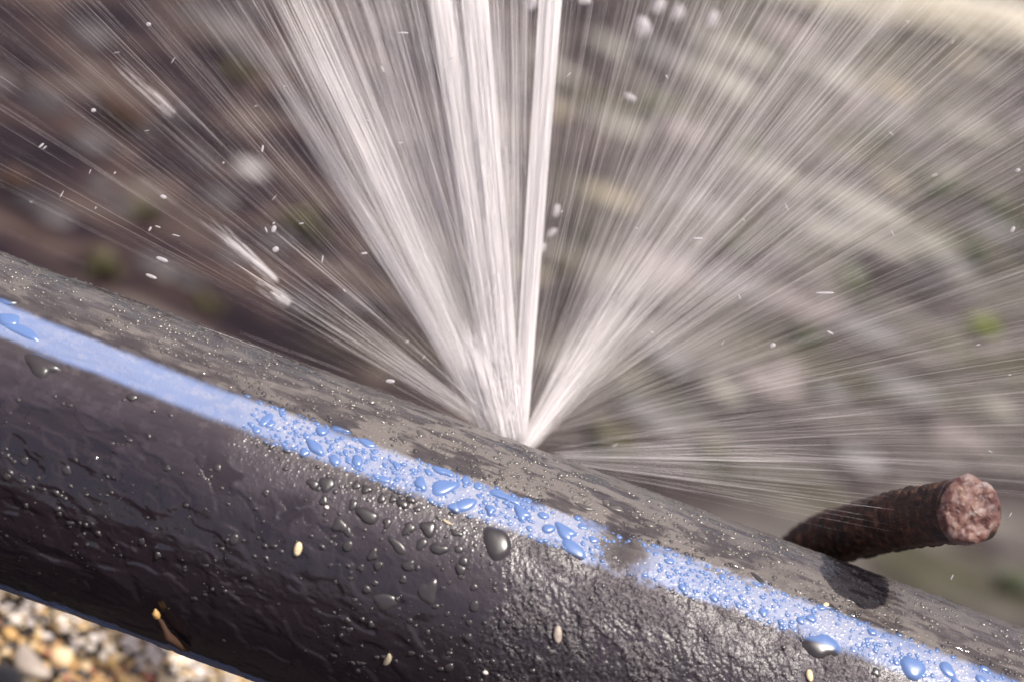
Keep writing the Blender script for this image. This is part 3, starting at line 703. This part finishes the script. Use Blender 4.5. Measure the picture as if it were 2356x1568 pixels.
# fine spray: radiating threads too many to count
segs = []
def fan(n, a0, a1, rmin, rmax, lmin, lmax, rad, dsp=.35, bias=None):
    for k in range(n):
        a = R(rnd.uniform(a0, a1)) if bias is None else R(rnd.triangular(a0, a1, bias))
        r0 = rmin + (rmax - rmin) * rnd.random(); L = rnd.uniform(lmin, lmax)
        dz = rnd.gauss(0, dsp)
        d = rgt * math.sin(a) + upv * math.cos(a) + fwd * dz
        if dz < 0: d = d + upv * (-dz) * .1
        d /= np.linalg.norm(d)
        s0 = at_depth(SRC[0] + rnd.gauss(0, 14), SRC[1] + rnd.gauss(0, 5), LD + .004)
        r = rad * math.exp(rnd.gauss(0, .35)) * u
        segs.append((s0 + d * r0, s0 + d * (r0 + L), r * .7, r))
fan(1900, -5, 64, .0, .20, .03, .14, .0056, .5)
fan(160, 4, 64, .0, .20, .03, .14, .010, .5)
fan(45, 4, 80, .0, .18, .03, .12, .018)
fan(1150, 50, 97, .0, .18, .03, .12, .0052, .5)
fan(90, 50, 97, .0, .18, .03, .12, .010, .5)
fan(1100, 18, 60, .0, .11, .02, .09, .0068, .25, 38)
fan(1000, -66, -5, .0, .20, .02, .10, .0062, .4, bias=-22)
fan(80, -66, -6, .0, .20, .02, .10, .012, .4)
fan(90, -72, -6, .0, .20, .01, .06, .018)
o = strands('water_spray', segs, MAT_SPRAY)
tag(o, 'fine threads of spray fanning out all round the leak', 'spray', None, 'stuff')

# drops in flight
def capsule(p, d, L, r):
    n = 8; prof = [(-1, 0.05), (-.85, .6), (-.5, .95), (0, 1), (.5, .95), (.85, .6), (1, .05)]
    A = np.cross(d, np.array([.3, .5, .8])); A /= np.linalg.norm(A); B = np.cross(d, A)
    V = [d * t * L + (A * math.cos(2 * math.pi * k / n) + B * math.sin(2 * math.pi * k / n)) * r * q for t, q in prof for k in range(n)]
    return np.array(V), grid_faces(len(prof), n, True)
def drop(px, py, ang, L, wd, dep=0.0, label=None, side=None):
    p = at_depth(px, py, 0.34 + dep); k = (0.34 + dep) / FPX
    d = rgt * math.cos(R(ang)) + upv * math.sin(R(ang))
    V, F = capsule(p, d, L * k, wd * k); o = mesh('flying_water_drop', V, F, MAT_DROP); o.location = p
    side = 'left' if px < 1180 else 'right'
    tag(o, label or f'tiny white water drop flying {side} of the jets', 'water drop', None if label else f'water drops flying {side} of the jets')
for a in [(373, 597, -20, 15, 5), (348, 636, -22, 14, 4), (630, 527, 70, 9, 6), (634, 574, 30, 8, 7), (95, 335, 40, 8, 3), (376, 453, -20, 8, 5), (345, 527, 60, 6, 3), (928, 76, 0, 12, 3), (838, 583, 5, 8, 3), (742, 596, 80, 9, 2),
          (604, 342, 80, 9, 3), (1778, 794, 20, 7, 6), (2330, 528, 60, 8, 5), (2342, 392, 20, 6, 5), (1605, 549, 0, 12, 3), (1898, 674, 0, 22, 3), (1910, 765, -30, 9, 3), (898, 876, -5, 11, 5), (215, 254, 0, 6, 5), (342, 56, 0, 6, 5)]:
    drop(*a)
drop(1480, 62, 110, 26, 19, .10, 'largest white water drop falling at the top edge right of the jets')
drop(1515, 14, 60, 20, 15, .10, 'second large white water drop at the top edge right of the jets')
drop(1345, 3, 0, 16, 9, .05); drop(1225, 8, 70, 18, 11, .08); drop(1450, 224, -30, 16, 8, .06); drop(1280, 485, 80, 16, 9, .06); drop(1248, 570, 70, 13, 8, .05); drop(1270, 535, 40, 14, 8, .06); drop(1640, 45, 80, 22, 14, .14); drop(1560, 30, 80, 20, 15, .15)
for k in range(26):
    px = rnd.uniform(20, 1060); py = rnd.uniform(20, 560 + .38 * px - 40)
    drop(px, py, rnd.uniform(-70, 70), rnd.uniform(3, 10), rnd.uniform(1, 2.2), rnd.uniform(-.02, .03))
for k in range(22):
    px = rnd.uniform(1250, 2330); py = rnd.uniform(20, 560 + .38 * px - 60)
    drop(px, py, rnd.uniform(-70, 70), rnd.uniform(3, 9), rnd.uniform(1, 2), rnd.uniform(-.02, .03))

# ------------------------------------------------------------------ rusty reinforcing bar
BR = 0.0055
pts_px = [(1822, 1420, .412), (1830, 1335, .410), (1852, 1275, .402), (1900, 1242, .391), (2000, 1212, .369), (2110, 1188, .344), (2235, 1173, .319)]
ctl = np.array([at_depth(*q) for q in pts_px])
def spline(P, n):
    P = np.vstack([2 * P[0] - P[1], P, 2 * P[-1] - P[-2]]); o = []
    for i in range(1, len(P) - 2):
        for t in np.linspace(0, 1, n, endpoint=False):
            a, b, c, d = P[i - 1:i + 3]
            o.append(.5 * ((2 * b) + (-a + c) * t + (2 * a - 5 * b + 4 * c - d) * t * t + (-a + 3 * b - 3 * c + d) * t ** 3))
    o.append(P[-2]); return np.array(o)
C = spline(ctl, 40)
down = [C[0] + (np.array([C[0][0], C[0][1] + .02, -0.40]) - C[0]) * t for t in np.linspace(1, 0, 60, endpoint=False)]
C = np.vstack([down, C])
T = np.gradient(C, axis=0); T /= np.linalg.norm(T, axis=1, keepdims=True)
s_len = np.concatenate([[0], np.cumsum(np.linalg.norm(np.diff(C, axis=0), axis=1))])
# resample evenly
N = 620; si = np.linspace(0, s_len[-1], N)
C = np.stack([np.interp(si, s_len, C[:, k]) for k in range(3)], 1); T = np.gradient(C, axis=0); T /= np.linalg.norm(T, axis=1, keepdims=True)
A = np.zeros_like(C); A[0] = np.cross(T[0], [1, 0, 0]); A[0] /= np.linalg.norm(A[0])
for i in range(1, N):
    a = A[i - 1] - T[i] * (A[i - 1] @ T[i]); A[i] = a / np.linalg.norm(a)
B = np.cross(T, A); NS = 56; th = np.linspace(0, 2 * math.pi, NS, endpoint=False)
S, TH = np.meshgrid(si, th, indexing='ij')
rib = np.maximum(0, np.cos((S / 0.0029 + np.abs(np.sin(TH)) * .55) * 2 * math.pi)) ** 1.2 * 0.0011 * (np.abs(np.sin(TH)) ** .5)
lon = np.exp(-(np.minimum(np.abs(TH - 0), np.abs(TH - math.pi)) / .16) ** 2) * 0.0005
rad = BR + rib + lon + 0.0008 * (fbm(S * 700, TH * 3.1, 4, 3) - .5)
V = C[:, None] + A[:, None] * (np.cos(TH) * rad)[..., None] + B[:, None] * (np.sin(TH) * rad)[..., None]
bar = empty('rusty_steel_bar', tuple(C[0]), 'rusty ribbed steel bar rising behind the pipe at right and leaning towards the camera', 'steel bar')
o = mesh('bar_shaft', V.reshape(-1, 3) - C[0], grid_faces(N, NS, True), MAT_RUST, bar)
# cut end: a lumpy disc with a torn lip
nr = 14; VV = []
for i in range(nr):
    q = 1 - i / (nr - 1)
    for k in range(NS):
        rr2 = (rad[-1, k] + .0003 * math.sin(3 * th[k]) + .0003) * q
        hh = .0026 * (fbm(np.array(q * math.cos(th[k]) * 2.2 + 9), np.array(q * math.sin(th[k]) * 2.2 + 5), 3, 2) - .4) + .0009 * (1 - q ** 6)
        VV.append(C[-1] + T[-1] * hh + (A[-1] * math.cos(th[k]) + B[-1] * math.sin(th[k])) * rr2)
ring = [C[-1] - T[-1] * (.0022 + .0012 * math.sin(2 * t_ + 1)) + (A[-1] * math.cos(t_) + B[-1] * math.sin(t_)) * (BR + .0009) for t_ in th]
VV = ring + VV
o = mesh('cut_end', np.array(VV) - C[0], grid_faces(nr + 1, NS, True), MAT_CUT, bar)
tag(o, 'pinkish rough cut end face')

# ------------------------------------------------------------------ grit and straw stuck on the pipe
def speck(px, py, L, wd, ang, cl, name, label):
    x, a = on_pipe(px, py); k = .34 / FPX; _sd[0] += 1
    Q, F = stone_geo(I2, L * k, wd * k, wd * k * .7, _sd[0], .12, .15 if name == 'straw_bit' else 0)
    n_ = np.array([0, -math.cos(a), math.sin(a)]); tx = np.array([1, 0, 0]); ty = np.cross(n_, tx)
    c, s = math.cos(ang), math.sin(ang); e1 = tx * c + ty * s; e2 = -tx * s + ty * c
    Q = Q[:, :1] * e1 + Q[:, 1:2] * e2 + Q[:, 2:3] * n_
    o = mesh(name, Q, F, cl); o.location = n_ * (PR + relief(x, a) + wd * k * .45) + np.array([x, 0, 0])
    tag(o, label, 'grit' if name == 'sand_grain' else 'debris')
speck(686, 1261, 16, 9, 1.7, ST['cream'], 'sand_grain', 'pale peach sand grain stuck on the dark pipe wall left of the drop cluster')
speck(893, 1515, 20, 7, 1.5, LF['straw'], 'straw_bit', 'thin tan straw bit stuck near the bottom edge of the pipe')
speck(1283, 1458, 20, 10, 1.9, ST['grey'], 'sand_grain', 'pale grey flake on the scuffed part of the pipe')
speck(1862, 1553, 14, 8, 2.0, ST['cream'], 'sand_grain', 'cream seed-like grain at the bottom edge right, under the stripe')
speck(1027, 1200, 13, 4, -.2, LF['straw'], 'straw_bit', 'tiny cream straw bit beside the largest blue bead')
speck(1899, 1392, 9, 6, .8, ST['cream'], 'sand_grain', 'golden sand grain on the upper stripe edge under the bar shadow')
speck(1117, 1545, 6, 5, 0, ST['white'], 'sand_grain', 'tiny white grain low on the pipe at the bottom edge')
speck(752, 1166, 5, 4, 0, ST['white'], 'sand_grain', 'tiny bluish white speck below the stripe beside the dark patch')
speck(2118, 1207, 8, 4, 1.9, ST['cream'], 'sand_grain', 'x') if False else None
# plant scrap hanging at the pipe's lower edge
x, a = on_pipe(372, 1446)
root = empty('plant_scrap', (x, -PR * math.cos(a), PR * math.sin(a)), 'brown twig scrap with an orange bud clinging to the lower edge of the pipe', 'twig')
def tubeline(P, rads, mat, name, parent):
    P = np.array(P); T = np.gradient(P, axis=0); T /= np.linalg.norm(T, axis=1, keepdims=True)
    A = np.cross(T, [.2, .9, .3]); A /= np.linalg.norm(A, axis=1, keepdims=True); B = np.cross(T, A); n = 8
    V = np.stack([P + (A * math.cos(2 * math.pi * k / n) + B * math.sin(2 * math.pi * k / n)) * np.array(rads)[:, None] for k in range(n)], 1)
    return mesh(name, V.reshape(-1, 3), grid_faces(len(P), n, True), mat, parent)
def surf(px, py, up):
    x_, a_ = on_pipe(px, py); return np.array([x_, -(PR + up) * math.cos(a_), (PR + up) * math.sin(a_)]) - np.array(root.location)
tubeline([surf(365, 1405, .001), surf(375, 1420, .001), surf(385, 1436, .0012), surf(392, 1446, .0016), surf(425, 1478, .001), surf(437, 1490, .0006)], [.0001, .0005, .0006, .0010, .0007, .0002], LF['rust'], 'twig', root)
tubeline([surf(361, 1392, .0008), surf(363, 1398, .0012), surf(367, 1406, .0012), surf(370, 1413, .0010)], [.0001, .0007, .0007, .0002], ST['ochre'], 'bud', root)

# ------------------------------------------------------------------ labels: look-alikes are told apart by their order in the row
ONES = 'zeroth first second third fourth fifth sixth seventh eighth ninth tenth eleventh twelfth thirteenth fourteenth fifteenth sixteenth seventeenth eighteenth nineteenth'.split()
TENS = {20: 'twent', 30: 'thirt', 40: 'fort', 50: 'fift', 60: 'sixt', 70: 'sevent', 80: 'eight', 90: 'ninet'}
def ordinal(n):
    if n < 20: return ONES[n]
    return TENS[n // 10 * 10] + ('ieth' if n % 10 == 0 else 'y-' + ONES[n % 10])
bpy.context.view_layer.update()
cls = {}
for o in col.objects:
    if o.parent is None and o.get('group') and o.get('label') and o.name.split('.')[0] in ('water_bead', 'pebble', 'stone', 'weed_plant', 'flying_water_drop'):
        cls.setdefault(o['label'], []).append(o)
for lab, os_ in cls.items():
    if len(os_) < 2: continue
    os_.sort(key=lambda o: float(proj(np.array(o.location)[None])[0][0]))
    for i, o in enumerate(os_):
        o['label'] = lab + ', ' + ('leftmost' if i == 0 else 'rightmost' if i == len(os_) - 1 else ordinal(i + 1) + ' from left')
